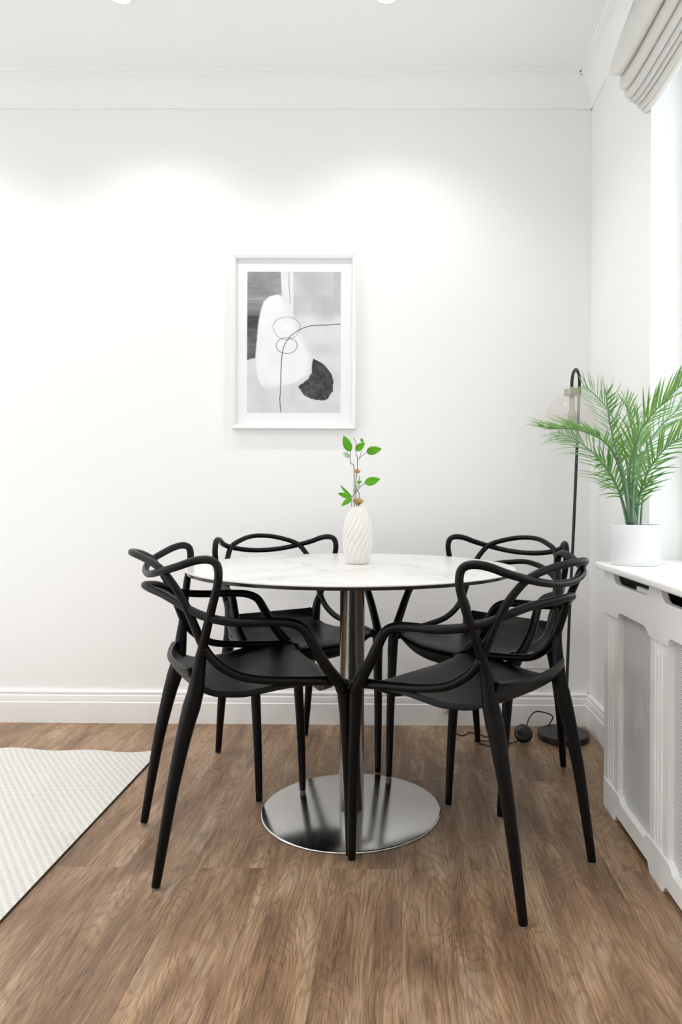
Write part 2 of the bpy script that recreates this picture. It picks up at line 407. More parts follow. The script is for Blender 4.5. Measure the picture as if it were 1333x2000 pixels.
po2.matrix_world = ROOM @ Matrix.Translation((WL-0.19, GM, (GZ0+GZ1)/2)) @ Matrix.Rotation(-PI/2, 4, 'Y')
pl = bpy.data.lights.new('window_portal', 'AREA'); pl.shape = 'RECTANGLE'; pl.size = WIN_Z1-WIN_Z0; pl.size_y = WIN_Y1-WIN_Y0
pl.cycles.is_portal = True
po = bpy.data.objects.new('window_portal', pl); COL.objects.link(po)
po.matrix_world = ROOM @ Matrix.Translation((WR+0.21, YM, (WIN_Z0+WIN_Z1)/2)) @ Matrix.Rotation(PI/2, 4, 'Y')

# ------------------------------------------------------------------ recessed downlights
def downlight(x, y, label):
    d = empty('downlight', (x, y, ZC), room=True); tag(d, label, 'downlight', 'recessed ceiling downlights')
    link('bezel', lathe('bezel', [(0.031, 0.0), (0.046, 0.0), (0.046, -0.003), (0.043, -0.006), (0.034, -0.006), (0.031, -0.002)], 32, False, False), M['gloss'], d, smooth=True)
    link('lens', lathe('lens', [(0.031, -0.0015), (0.031, -0.003)], 24), M['lens'], d)
    sp = bpy.data.lights.new('downlight_lamp', 'SPOT'); sp.energy = SPOT_W; sp.color = SPOT_COL; sp.spot_size = R(128); sp.spot_blend = 0.75; sp.shadow_soft_size = 0.04
    so = bpy.data.objects.new('downlight_lamp', sp); COL.objects.link(so); so.parent = d; so.location = (0, 0, -0.03)
    return d
downlight(-0.985, 2.475, 'recessed downlight at the top edge of the photo, the left one')
downlight(-0.045, 2.475, 'recessed downlight at the top edge of the photo, the right one')
for i, (x, y) in enumerate(((-1.93, 2.475), (-2.85, 2.475), (0.35, 1.25), (-0.60, 1.25), (-1.55, 1.25), (-2.5, 1.25), (0.1, 0.0), (-1.1, 0.0), (-2.3, 0.0), (-0.5, -1.2), (-2.0, -1.2))):
    downlight(x, y, 'recessed ceiling downlight beyond the top of the photo')

# ------------------------------------------------------------------ round table
TX, TY, TZ = -0.118, 2.155, 0.746
T = empty('round_dining_table', (TX, TY, 0)); tag(T, 'round dining table with white marble top on a steel pedestal', 'table')
base = link('base_plate', lathe('base_plate', [(0.0, 0.0068), (0.2685, 0.0066), (0.2718, 0.0055), (0.2732, 0.003), (0.2722, 0.0)], 128, True, True), M['steel'], T)
fix(base.data)
for p in base.data.polygons: p.use_smooth = len(p.vertices) == 4 
link('column', fix(lathe('column', [(0.0375, 0.0060), (0.0375, 0.725), (0.09, 0.726), (0.09, 0.731)], 64)), M['column'], T, smooth=False)
for p in bpy.data.objects['column'].data.polygons: p.use_smooth = len(p.vertices) == 4
TR = 0.493
top = link('table_top', fix(lathe('table_top', [(TR-0.006, TZ-0.006), (TR-0.001, TZ-0.0045), (TR, TZ-0.003), (TR-0.001, TZ-0.0006), (TR-0.003, TZ)], 160)), M['marble'], T)
link('glass_underlay', fix(lathe('glass_underlay', [(TR-0.022, TZ-0.0155), (TR-0.006, TZ-0.0135), (TR-0.003, TZ-0.0065), (TR-0.006, TZ-0.006)], 160)), M['glassedge'], T)

# ------------------------------------------------------------------ chairs
EAR = [(.172, -.172, .470), (.178, -.164, .545), (.203, -.154, .620), (.229, -.143, .690), (.2415, -.132, .750), (.2395, -.134, .788), (.227, -.152, .8015), (.206, -.183, .798), (.180, -.222, .782), (.136, -.257, .7665), (.070, -.273, .754), (0, -.277, .750)]
ARCH = [(0, -.314, .8045), (.045, -.304, .8015), (.090, -.279, .791), (.134, -.253, .7725), (.158, -.229, .740), (.173, -.203, .695), (.182, -.178, .635), (.187, -.155, .580), (.194, -.122, .538), (.207, -.072, .507), (.220, -.010, .494), (.226, .060, .487), (.228, .125, .481), (.226, .180, .476)]
ARM = [(0, -.281, .7165), (.050, -.268, .712), (.100, -.242, .7035), (.148, -.212, .688), (.190, -.178, .669), (.226, -.135, .656), (.249, -.078, .6485), (.255, -.012, .6465), (.2555, .040, .642), (.2560, .077, .625), (.2575, .101, .588), (.2575, .122, .550), (.253, .150, .510), (.245, .178, .476), (.238, .190, .455)]
def mirror(c): return [(-x, y, z) for x, y, z in c]
def whole(c, from_centre):
    c = c if from_centre else c[::-1]
    return mirror(c)[::-1] + c[1:]
def sym(r, from_centre=True):
    r = r if from_centre else r[::-1]
    return r[::-1] + r[1:]
CH = {}
CH['ear_loop'] = tube('ear_loop', whole(EAR, False), sym([.0135, .0125, .0115, .0105, .0102, .0102, .0102, .0102, .0098, .0095, .0092, .009], False), 12, 5)
CH['back_arch'] = tube('back_arch', whole(ARCH, True), sym([.009, .009, .0092, .0095, .0098, .0102, .0108, .0112, .011, .0105, .0105, .011, .012, .014]), 12, 5)
CH['arm_rail'] = tube('arm_rail', whole(ARM, True), sym([.0095, .0098, .0102, .0106, .0108, .011, .011, .011, .0115, .0125, .0132, .0138, .0145, .016, .0175]), 12, 5)
def leg_mesh(kind, s):
    if kind == 'front':
        c = [(.2190, .2215, .006), (.221, .218, .12), (.2245, .212, .25), (.2275, .204, .37), (.2315, .198, .43), (.233, .192, .475)]
        r = [.0103, .0122, .0140, .0157, .0178, .0172]
    else:
        c = [(.180, -.265, .006), (.1795, -.247, .12), (.178, -.225, .25), (.1735, -.199, .37), (.170, -.183, .43), (.172, -.172, .475), (.178, -.164, .545), (.190, -.159, .582)]
        r = [.0108, .0132, .0158, .0192, .0222, .0200, .0150, .0112]
    return tube('leg', [(s*x, y, z) for x, y, z in c], r, 14, 6)
def seat_mesh():
    tt = [0, .06, .12, .20, .30, .5, .65, .78, .88, .95, 1]
    yc = [.178, .207, .219, .212, .17, .05, -.06, -.13, -.175, -.196, -.208]
    zc = [.412, .421, .440, .462, .470, .462, .459, .467, .486, .506, .526]
    wd = [.165, .185, .200, .212, .219, .219, .208, .190, .176, .168, .160]
    li = [.045, .036, .026, .018, .015, .022, .008, .004, .004, .004, .002]
    fb = [.010, .022, .028, .026, .012, 0, 0, 0, -.010, -.022, -.030]
    nv, nu = 56, 36
    v = []; f = []
    fine_t = np.linspace(-0.1, 1.1, 241); ker = np.exp(-0.5*(np.arange(-12, 13)/5.0)**2); ker /= ker.sum()
    def soften(a):
        q = np.interp(fine_t, tt, a); q[fine_t < 0] = 2*a[0]-np.interp(-fine_t[fine_t < 0], tt, a); q[fine_t > 1] = 2*a[-1]-np.interp(2-fine_t[fine_t > 1], tt, a)
        return np.convolve(np.pad(q, 12, mode='edge'), ker, 'valid')
    yc, zc, wd, li, fb = [soften(a) for a in (yc, zc, wd, li, fb)]
    for j in range(nv+1):
        t_ = j/nv
        g = lambda a: float(np.interp(t_, fine_t, a))
        for i in range(nu+1):
            s = -1 + 2*i/nu
            lift = g(li)*abs(s)**4
            v.append((s*g(wd), g(yc) - g(fb)*s*s, g(zc) + lift - 0.004*(1-s*s)))
    for j in range(nv):
        for i in range(nu):
            a = j*(nu+1)+i; f.append((a, a+nu+1, a+nu+2, a+1))
    me = mesh('seat', v, f); bm = bmesh.new(); bm.from_mesh(me)
    for _ in range(3): bmesh.ops.smooth_vert(bm, verts=[q for q in bm.verts if not q.is_boundary], factor=0.5, use_axis_x=True, use_axis_y=True, use_axis_z=True)
    bmesh.ops.recalc_face_normals(bm, faces=bm.faces[:])
    mid = min(bm.faces, key=lambda q: (q.calc_center_median()-Vector((0, 0, .46))).length)
    if mid.normal.z < 0: bmesh.ops.reverse_faces(bm, faces=bm.faces[:])
    # thickness, with a rounded rim
    bm.normal_update()
    top_v = list(bm.verts); nn = {q: q.normal.copy() for q in top_v}
    faces = list(bm.faces); bed = [e for e in bm.edges if e.is_boundary]
    bot = {q: bm.verts.new(q.co - nn[q]*0.015) for q in top_v}
    for q in faces: bm.faces.new([bot[w] for w in reversed(q.verts)])
    for e in bed:
        a, b = e.verts
        fa = e.link_faces[0]; vl = list(fa.verts); ia = vl.index(a)
        if vl[(ia+1) % 4] is b: bm.faces.new((b, a, bot[a], bot[b]))
        else: bm.faces.new((a, b, bot[b], bot[a]))
    bm.to_mesh(me); bm.free()
    for p in me.polygons: p.use_smooth = True
    return me
CH['seat'] = seat_mesh()
LEGS = [leg_mesh('front', -1), leg_mesh('front', 1), leg_mesh('rear', -1), leg_mesh('rear', 1)]
GPOS = [(-.2190, .2215), (.2190, .2215), (-.180, -.265), (.180, -.265)]
GL = lathe('glide', [(0.0088, 0.0), (0.0095, 0.002), (0.0095, 0.0065)], 16); GL.materials.append(M['glide'])
for q in list(CH.values()) + LEGS: q.materials.append(M['black'])
def chair(x, y, a, label, tilt=(0, 0), z=0.0):
    c = empty('armchair'); tag(c, label, 'chair', 'black woven-back armchairs around the table')
    c.matrix_world = Matrix.Translation((x, y, z)) @ Matrix.Rotation(a - PI/2, 4, 'Z') @ Matrix.Rotation(tilt[0], 4, 'Y') @ Matrix.Rotation(tilt[1], 4, 'X')
    for n in ('seat', 'ear_loop', 'back_arch', 'arm_rail'):
        o = link(n, CH[n], None, c)
        if n == 'seat':
            b = o.modifiers.new('round_rim', 'BEVEL'); b.width = 0.005; b.segments = 2; b.limit_method = 'ANGLE'; b.angle_limit = R(50)
    for me, (gx, gy) in zip(LEGS, GPOS):
        l = link('leg', me, None, c)
        g = link('glide', GL, None, l); g.location = (gx, gy, 0)
    return c
chair(-.3975, 1.9835, R(23.6), 'black armchair at the front left, back turned to the rug', tilt=(R(0.92), 0), z=0.0035)
chair(-.3469, 2.5080, R(-56.84), 'black armchair at the back left, its back near the wall below the picture')
chair(.3060, 2.4170, R(-130.24), 'black armchair at the back right, next to the floor lamp', tilt=(R(-0.92), 0), z=0.0035)
chair(.2104, 1.8753, R(140.05), 'black armchair at the front right, back turned to the radiator cover')

# ------------------------------------------------------------------ rug
def rug():
    x0, x1, y0, y1, th = -2.75, -0.882, 0.15, 2.615, 0.007
    nx, ny = 90, 60
    def z(x, y):
        e = max(0.0, (y-(y1-0.09))/0.09)
        return 0.0085*e*(0.5+0.5*math.sin((x-x1)*21.0+0.6))*(1 if x < x1-0.02 else 0.3)
    def ye(x): return 0.010*math.sin((x-x1)*9.0)
    v = []; f = []
    for lay in (th, 0.0004):
        for j in range(ny+1):
            for i in range(nx+1):
                x = x0+(x1-x0)*i/nx; yb = j/ny; yy = y0+(y1-y0)*(1-(1-yb)**1.6)
                v.append((x, yy + ye(x)*yb**8, lay + z(x, yy)))
    N = (nx+1)*(ny+1)
    for j in range(ny):
        for i in range(nx):
            a = j*(nx+1)+i
            f.append((a, a+1, a+nx+2, a+nx+1)); f.append((N+a, N+a+nx+1, N+a+nx+2, N+a+1))
    for j in range(ny):
        for i, fl in ((0, 0), (nx, 1)):
            a = j*(nx+1)+i; b = a+nx+1; f.append((a, b, N+b, N+a) if not fl else (a, N+a, N+b, b))
    for i in range(nx):
        for j, fl in ((0, 0), (ny, 1)):
            a = j*(nx+1)+i; b = a+1; f.append((a, N+a, N+b, b) if not fl else (a, b, N+b, N+a))
    return fix(mesh('rug', v, f))
rg = link('area_rug', rug(), M['rug'], room=True, smooth=False); tag(rg, 'off-white woven area rug at the left edge of the floor', 'rug')
link('dark_edge_strip', boxes('dark_edge_strip', [((-0.8835, 0.15, 0.0003), (-0.8795, 2.612, 0.0060))], 0.001), M['rugedge'], rg)  # thin dark strip along the right side of the rug

# ------------------------------------------------------------------ framed print
PX0, PZ0 = -0.438, 1.611
FW, FH = 0.262, 0.366
P = empty('framed_print', (PX0, WB, PZ0), room=True); tag(P, 'white framed abstract grey print hanging on the back wall', 'picture')
def rail(a, b, c, d):
    # mitred rail: outer a->b, inner d<-c in (x,z); front at y=-0.030, stepped inward
    v = []
    for (x, z), ys in ((a, (0, -0.030)), (b, (0, -0.030)), (c, (-0.004, -0.026)), (d, (-0.004, -0.026))):
        for y in ys: v.append((x, y, z))
    return fix(mesh('frame_rail', v, [(0,2,4,6),(1,7,5,3),(0,1,3,2),(2,3,5,4),(4,5,7,6),(6,7,1,0)]))
w_ = 0.016
O_ = [(-FW, -FH), (FW, -FH), (FW, FH), (-FW, FH)]; I_ = [(-FW+w_, -FH+w_), (FW-w_, -FH+w_), (FW-w_, FH-w_), (-FW+w_, FH-w_)]
for i in range(4):
    j = (i+1) % 4
    o = link('frame_rail', rail(O_[i], O_[j], I_[j], I_[i]), M['frame'], P)
    b = o.modifiers.new('bevel', 'BEVEL'); b.width = 0.0015; b.segments = 2
link('mat_board', boxes('mat_board', [((-FW+0.012, -0.012, -FH+0.012), (FW-0.012, -0.004, FH-0.012))]), M['paper'], P)
def art_mesh():
    nx, ny = 198, 298
    pw, ph = 0.395, 0.594
    u, v_ = np.meshgrid(np.linspace(0, 1, nx), np.linspace(0, 1, ny)); X = 252+835*u; Y = 205+1260*v_
    rng = np.random.default_rng(5)
    def noise(gx, gy):
        g = rng.random((gy+1, gx+1)); fx = u*gx*0.999; fy = v_*gy*0.999
        ix = fx.astype(int); iy = fy.astype(int); tx = fx-ix; ty = fy-iy; tx = tx*tx*(3-2*tx); ty = ty*ty*(3-2*ty)
        return (g[iy, ix]*(1-tx)+g[iy, ix+1]*tx)*(1-ty)+(g[iy+1, ix]*(1-tx)+g[iy+1, ix+1]*tx)*ty - 0.5
    N1 = noise(6, 8)+0.5*noise(14, 20)+0.3*noise(40, 60); N2 = noise(10, 60); N3 = noise(50, 75)
    wob = 10*N1+6*N3
    sst = lambda a, b, x: np.clip((x-a)/(b-a), 0, 1)**2*(3-2*np.clip((x-a)/(b-a), 0, 1))
    def mixm(c, val, m_): return c*(1-m_)+val*m_
    c = 0.855+0.03*N1
    # lower wash
    c = mixm(c, 0.82+0.05*N1, sst(1000, 1300, Y)*0.8)
    # right upper grey field
    mr = sst(655, 672, X+wob*0.4)*(1-sst(560, 660, Y+3*wob))
    c = mixm(c, 0.765+0.08*N1-0.05*sst(1000, 1040, X)*(1-sst(300, 700, Y)), mr)
    c = mixm(c, 0.76, 0.6*np.exp(-((X-930)/130)**2-((Y-905)/55)**2))
    # dark upper left
    m1 = (1-sst(548, 575, X+wob*0.4-0.06*(Y-205)))*(1-sst(440, 456, Y))
    c = mixm(c, 0.56+0.10*N1+0.04*(Y-205)/250+0.05*N2, m1)
    edge = np.interp(Y, [430, 470, 560, 680, 850, 980], [470, 402, 372, 350, 335, 325])
    m2 = (1-sst(edge-8, edge+6, X+wob*0.4))*sst(440, 458, Y)*(1-sst(985, 1005, Y+0.25*(X-250)+wob*0.3))
    dk = np.interp(Y, [455, 520, 590, 610, 690, 720, 850, 990], [.60, .50, .46, .30, .31, .36, .42, .36])
    c = mixm(c, dk+0.09*N2+0.06*N1, m2)
    # white blob and top band
    le = np.interp(Y, [408, 430, 470, 560, 680, 850, 980, 1100, 1200, 1260], [520, 440, 405, 375, 352, 338, 330, 338, 360, 420])
    re = np.interp(Y, [408, 430, 600, 800, 960, 1020, 1130, 1200, 1260], [565, 600, 660, 760, 830, 830, 800, 700, 480])
    mb = sst(le-6, le+10, X+wob*0.4)*(1-sst(re-60, re+20, X+wob))*sst(400, 420, Y)*(1-sst(1180, 1290, Y+2*wob))
    c = mixm(c, 0.925+0.02*N1, mb)
    mband = sst(545, 556, X+wob*0.3-0.05*(Y-205))*(1-sst(655, 668, X))*(1-sst(600, 800, Y))
    c = mixm(c, 0.885+0.03*N1, mband*(1-mb*0.7))
    c = mixm(c, 0.97, np.exp(-((X-600)/35)**2-((Y-703)/16)**2))
    # crescent
    poly = np.array([(845,980),(900,1010),(950,1045),(1000,1110),(1025,1190),(1020,1270),(985,1335),(940,1358),(890,1355),(830,1345),(760,1305),(708,1230),(760,1195),(800,1165),(832,1110),(830,1050)], float)
    def inside(X, Y):
        r = np.zeros_like(X, bool); n = len(poly); j = n-1
        for i in range(n):
            xi, yi = poly[i]; xj, yj = poly[j]
            r ^= ((yi > Y) != (yj > Y)) & (X < (xj-xi)*(Y-yi)/(yj-yi+1e-9)+xi); j = i
        return r
    mc = inside(X+wob*0.7, Y+8*N3)
    c = np.where(mc, 0.27+0.14*N3+0.06*N1, c)
    def stroke(pts, wd, val, a):
        nonlocal c
        pts = np.array(pts, float); D = np.full_like(X, 1e9)
        for p, q in zip(pts[:-1], pts[1:]):
            d = q-p; t_ = np.clip(((X-p[0])*d[0]+(Y-p[1])*d[1])/(d@d+1e-9), 0, 1)
            D = np.minimum(D, np.hypot(X-p[0]-t_*d[0], Y-p[1]-t_*d[1]))
        c = mixm(c, val, a*(1-sst(wd*0.5, wd*0.5+4.5, D)))
    th = np.linspace(0, 2*PI, 40)
    stroke(np.stack([605+120*np.cos(th)-8*np.sin(2*th), 712+101*np.sin(th)], 1), 1.0, 0.5, 0.75)
    stroke(np.stack([606+94*np.cos(th), 866+71*np.sin(th)], 1), 1.5, 0.42, 0.9)
    stroke([(1090,672),(950,682),(830,686),(760,705),(700,735),(640,780),(600,830),(575,890),(563,960),(556,1100),(552,1300),(545,1330),(550,1400),(557,1462)], 2.5, 0.28, 0.95)
    stroke([(625,205),(623,300),(632,420),(635,490)], 1.0, 0.55, 0.8)
    c = np.clip(c, 0.05, 0.97); lin = np.where(c <= 0.04045, c/12.92, ((c+0.055)/1.055)**2.4)
    vv = np.stack([(u-0.5)*pw, np.full_like(u, -0.0126), (0.5-v_)*ph], -1).reshape(-1, 3)
    idx = np.arange(nx*ny).reshape(ny, nx)
    fc = np.stack([idx[:-1, :-1], idx[1:, :-1], idx[1:, 1:], idx[:-1, 1:]], -1).reshape(-1, 4)
    me = mesh('print_sheet', vv.tolist(), fc.tolist())
    at = me.color_attributes.new('ink', 'FLOAT_COLOR', 'POINT')
    col = np.ones((nx*ny, 4)); col[:, 0] = lin.ravel(); col[:, 1] = lin.ravel(); col[:, 2] = lin.ravel()*1.015
    at.data.foreach_set('color', col.ravel().astype(np.float32))
    return me
m = M['ink'] = mat('printed_paper', (0.8, 0.8, 0.8), 0.75, spec=0.2); t = NT(m)
at = t.n('ShaderNodeAttribute'); at.attribute_name = 'ink'; t.l(at.outputs['Color'], t.b.inputs['Base Color'])
o = link('print_sheet', art_mesh(), M['ink'], P); o.location = (-0.001, 0, 0.0)

# ------------------------------------------------------------------ radiator cover
CX, CT = 0.648, 0.018                     # front face, board thickness
CY1, CYE = 2.205, 0.62
C = empty('radiator_cover', (0, 0, 0), room=True); tag(C, 'white radiator cover with grille panels under the window', 'radiator cover')
panels = [(2.070 - i*0.379, 1.810 - i*0.379) for i in range(4)]
yz = lambda u, v, d: (d, u, v)
# top rail with slots
pts = [(CY1, 0.600)]
for a, b in panels:
    pts += [(a, 0.600), (a-0.006, 0.614), (a-0.020, 0.621), (b+0.045, 0.621), (b+0.030, 0.617), (b, 0.600)]
pts += [(CYE, 0.600), (CYE, 0.736)]
for a, b in reversed(panels):
    pts += [(b-0.0, 0.736), (b+0.018, 0.708), (b+0.030, 0.702), (a+0.012, 0.702), (a+0.028, 0.708), (a+0.052, 0.736)]
pts += [(CY1, 0.736)]
link('top_rail', extrude_poly('top_rail', pts, yz, CX+CT, CX, 0.0018), M['gloss'], C)
# bottom rail with foot cut-outs
pts = [(CY1, 0.090)]
for a, b in panels:
    pts += [(a, 0.090), (a-0.020, 0.086), (a-0.038, 0.072), (b+0.038, 0.072), (b+0.020, 0.086), (b, 0.090)]
pts += [(CYE, 0.090), (CYE, 0.0)]
for a, b in reversed(panels):
    pts += [(b-0.005, 0.0), (b+0.010, 0.022), (a+0.005, 0.022), (a+0.024, 0.0)]
pts += [(CY1, 0.0)]
link('bottom_rail', extrude_poly('bottom_rail', pts, yz, CX+CT, CX, 0.0018), M['gloss'], C)
# posts with three flutes each
posts = [(CY1-0.001, panels[0][0])] + [(panels[i][1], panels[i+1][0]) for i in range(3)] + [(panels[3][1], CYE)]
for a, b in posts:
    w = a-b; mid = (a+b)/2
    prof = [(a, CX+CT), (a, CX+0.003)]
    for k_ in (-1, 0, 1):
        c0 = mid - k_*0.022*(w/0.12)
        for q in range(7):
            an = PI*q/6; prof.append((c0 + 0.008*math.cos(an), CX+0.003+0.0035*math.sin(an)))
    prof += [(b, CX+0.003), (b, CX+CT)]
    link('post', fix(extrude_poly('post', prof, lambda u, v, d: (v, u, d), 0.089, 0.601)), M['gloss'], C)
for a, b in panels:
    link('grille_panel', boxes('grille_panel', [((CX+CT, b-0.012, 0.06), (CX+CT+0.004, a+0.012, 0.635))]), M['grille'], C)
for a, b in posts[:2]:
    for k_ in (-0.012, 0.012):
        g = link('screw_cap', lathe('screw_cap', [(0.0035, 0.0), (0.003, 0.0012), (0.001, 0.0016)], 12), M['gloss'], C)
        g.matrix_local = Matrix.Translation((CX+0.003, (a+b)/2+k_, 0.572)) @ Matrix.Rotation(-PI/2, 4, 'Y')
link('side_panel', boxes('side_panel', [((CX+0.006, CY1, 0), (WR-0.002, CY1+0.018, 0.735))], 0.001), M['gloss'], C)
link('side_panel', boxes('side_panel', [((CX+0.006, CYE-0.018, 0), (WR-0.002, CYE, 0.735))], 0.001), M['gloss'], C)
link('inside_shade_back', boxes('inside_shade_back', [((WR-0.02, CYE, 0), (WR-0.004, CY1, 0.73))]), M['dark'], C)  # black sheet painting the shade seen behind the slots
link('inside_batten', boxes('inside_batten', [((CX+CT, panels[0][1]+0.02, 0.695), (CX+CT+0.012, panels[0][1]+0.15, 0.712))]), M['gloss'], C)
sh = boxes('shelf', [((CX-0.024, CYE-0.04, 0.736), (WR-0.001, CY1+0.022, 0.757))], 0.006, 3)
link('shelf', sh, M['gloss'], C)

# radiator inside the cover, glimpsed through the slots
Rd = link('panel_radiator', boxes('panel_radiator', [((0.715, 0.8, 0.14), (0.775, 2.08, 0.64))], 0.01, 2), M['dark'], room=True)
tag(Rd, 'radiator coloured black for the shade inside the white radiator cover', 'radiator')

# ------------------------------------------------------------------ roman blind
B = empty('roman_blind', (0, 0, 0), room=True); tag(B, 'cream linen roman blind with stacked folds above the window', 'blind')
BY1, BY0 = 2.335, 0.70
def fold(xc, zb, half, ztop=2.595):
    n = 26; prof = [(xc-half*0.55, ztop), (xc-half*0.8, (ztop+zb)/2), (xc-half, zb+0.05), (xc-half, zb+0.016), (xc-half*0.6, zb+0.003), (xc, zb), (xc+half*0.6, zb+0.003), (xc+half, zb+0.018), (xc+half*0.8, zb+0.06), (xc+half*0.3, ztop)]
    v = []; f = []; m_ = len(prof)
    for i in range(n+1):
        s = i/n; s2 = s**1.8
        y = BY1 + (BY0-BY1)*s2
        sag = 0.030*(1-math.exp(-(BY1-y)/0.09))*(1-0.4*s)
        lift = 0.012*math.exp(-((BY1-y)/0.02))
        for (x, z) in prof:
            wgt = max(0, min(1, (ztop-z)/(ztop-zb)))
            top_x = 0.782 + (xc-0.713)*0.30
            x = x + (top_x-xc)*max(0, (z-zb-0.02)/(ztop-zb-0.02))**1.1
            v.append((x, y, z + wgt*(lift-sag)))
    for i in range(n):
        for k_ in range(m_):
            f.append((i*m_+k_, i*m_+(k_+1) % m_, (i+1)*m_+(k_+1) % m_, (i+1)*m_+k_))
    f.append(tuple(range(m_-1, -1, -1))); f.append(tuple(range(n*m_, (n+1)*m_)))
    return fix(mesh('fold', v, f))
for i, (x, z, h) in enumerate(((0.713, 2.335, 0.018), (0.737, 2.290, 0.010), (0.7525, 2.262, 0.0075), (0.7665, 2.250, 0.0072), (0.780, 2.243, 0.0070), (0.7945, 2.228, 0.0072), (0.8075, 2.215, 0.0060))):
    link('fold', fold(x, z+0.004, h), M['fabric'], B, smooth=True)
link('head_rail', boxes('head_rail', [((0.768, BY0, 2.590), (0.8085, BY1, 2.600))], 0.002), M['gloss'], B)

# ------------------------------------------------------------------ potted palm
PC = Vector((0.733, 2.115, 0.757))
pot = empty('plant_pot', PC); tag(pot, 'round white plant pot on the radiator cover shelf', 'pot')
link('pot_body', fix(lathe('pot_body', [(0.066, 0.0), (0.0690, 0.002), (0.0715, 0.020), (0.0722, 0.118), (0.0715, 0.121), (0.0695, 0.121), (0.0685, 0.118), (0.0680, 0.100), (0.067, 0.098)], 64)), M['pot'], pot, smooth=True)
link('soil', lathe('soil', [(0.0675, 0.099), (0.0675, 0.1045), (0.03, 0.109), (0.004, 0.110)], 32), M['soil'], pot, smooth=True)
palm = empty('potted_palm', PC + Vector((0, 0, 0.108))); tag(palm, 'green artificial palm with feathery fronds in the white pot', 'plant')
random.seed(11)
def to_local(w): return w - (PC + Vector((0, 0, 0.108)))
def frond(ctrl, start, l0, l1, ang, n, wid, matl, droop=0.25, tw=0.0, normal=None, stem_r=0.0042, seed=0, tip=True):
    """rachis through ctrl (world points); leaflets in two rows from `start` on"""
    rnd = random.Random(seed); n = int(n*0.82); wid *= 0.78
    P_ = catmull([to_local(Vector(c)) for c in ctrl], 12)
    L = [0]
    for a, b in zip(P_[:-1], P_[1:]): L.append(L[-1]+(b-a).length)
    tot = L[-1]
    def at_(s):
        q = s*tot
        for i in range(len(L)-1):
            if q <= L[i+1] or i == len(L)-2:
                t_ = (q-L[i])/(L[i+1]-L[i]+1e-9); return P_[i].lerp(P_[i+1], t_), (P_[i+1]-P_[i]).normalized()
    rr = [stem_r*(1-0.8*(l/tot)) + 0.0006 for l in L]
    fr = link('frond', tube('frond', P_, rr, 6, raw=True), M['stemgreen'], palm)
    v = []; f = []
    nm = Vector(normal) if normal else Vector((0, -1, 0.4))
    for k_ in range(n):
        s = start+(0.985-start)*(k_/(n-1)); p, tg = at_(s)
        u_ = (s-start)/(1-start)
        side = tg.cross(nm).normalized(); up = side.cross(tg).normalized()
        prof = math.sin(PI*(0.16+0.74*u_))**0.8
        ln = 1.22*(l0*(1-u_)+l1*u_)*(0.45+0.55*prof)*rnd.uniform(0.85, 1.1)
        for sg in (-1, 1):
            if rnd.random() < 0.04: continue
            a = R(ang*(1-0.45*u_)+rnd.uniform(-9, 9))
            d = (tg*math.cos(a)+side*sg*math.sin(a)+up*(0.22+tw)+Vector((rnd.uniform(-.12, .12), rnd.uniform(-.12, .12), rnd.uniform(-.12, .12)))).normalized()
            wdir = d.cross(up).normalized()
            wdir = (wdir*math.cos(0.5*sg)+up*math.sin(0.5*sg)).normalized()
            b0 = len(v); ns = 6
            for i in range(ns+1):
                t_ = i/ns
                c = p + d*ln*t_ + Vector((0, 0, -1))*droop*ln*t_*t_
                ww = wid*(0.35+0.65*math.sin(PI*min(1, t_*1.5+0.12)) if t_ < 0.45 else (1-(t_-0.45)/0.55)**0.8)*0.5
                ww = max(ww, 0.00025)
                fold_ = up*0.22*ww
                v.append(c-wdir*ww+fold_); v.append(c); v.append(c+wdir*ww+fold_)
            for i in range(ns):
                q = b0+3*i; f.append((q, q+1, q+4, q+3)); f.append((q+1, q+2, q+5, q+4))
    lf = link('leaflets', mesh('leaflets', v, f), matl, fr, smooth=True)
    return fr
def W_(x, y, d): return px(x, y, d)
B0 = lambda dx, dd: px(1236+dx, 1022, 2.115+dd)
G, Gp = M['palm'], M['palmpale']
frond([B0(-4, -.01), W_(1222, 960, 2.09), W_(1208, 905, 2.06), W_(1182, 862, 2.02), W_(1130, 838, 1.98), W_(1066, 836, 1.95)], 0.40, .090, .080, 46, 44, .0062, G, .05, 0, (0.1, -0.35, 1.0), seed=1)
frond([B0(-8, .0), W_(1214, 968, 2.14), W_(1190, 922, 2.17), W_(1160, 884, 2.20), W_(1122, 856, 2.23), W_(1088, 842, 2.25)], 0.24, .125, .085, 50, 42, .0058, Gp, .20, 0, (0, -1, 0.35), seed=2)
frond([B0(-2, .02), W_(1228, 930, 2.16), W_(1216, 862, 2.20), W_(1192, 805, 2.24), W_(1160, 768, 2.27), W_(1138, 752, 2.28)], 0.40, .125, .07, 55, 42, .0040, Gp, .06, 0, (0, -1, 0.2), seed=3)
frond([B0(-3, -.02), W_(1220, 930, 2.03), W_(1203, 872, 1.95), W_(1192, 826, 1.88), W_(1187, 790, 1.82), W_(1181, 757, 1.78)], 0.42, .070, .055, 34, 24, .0075, G, .10, 0, (0.2, -0.5, 1.0), seed=4)
frond([B0(3, .0), W_(1230, 930, 2.09), W_(1242, 862, 2.06), W_(1270, 812, 2.03), W_(1308, 772, 2.00), W_(1352, 728, 1.98)], 0.36, .10, .08, 36, 34, .0080, G, .06, 0, (-0.4, -0.7, 0.6), seed=5)
frond([B0(5, .02), W_(1246, 930, 2.15), W_(1266, 868, 2.17), W_(1298, 822, 2.20), W_(1345, 778, 2.22)], 0.30, .115, .085, 40, 30, .0070, Gp, .10, 0, (-0.2, -1, 0.3), seed=6)
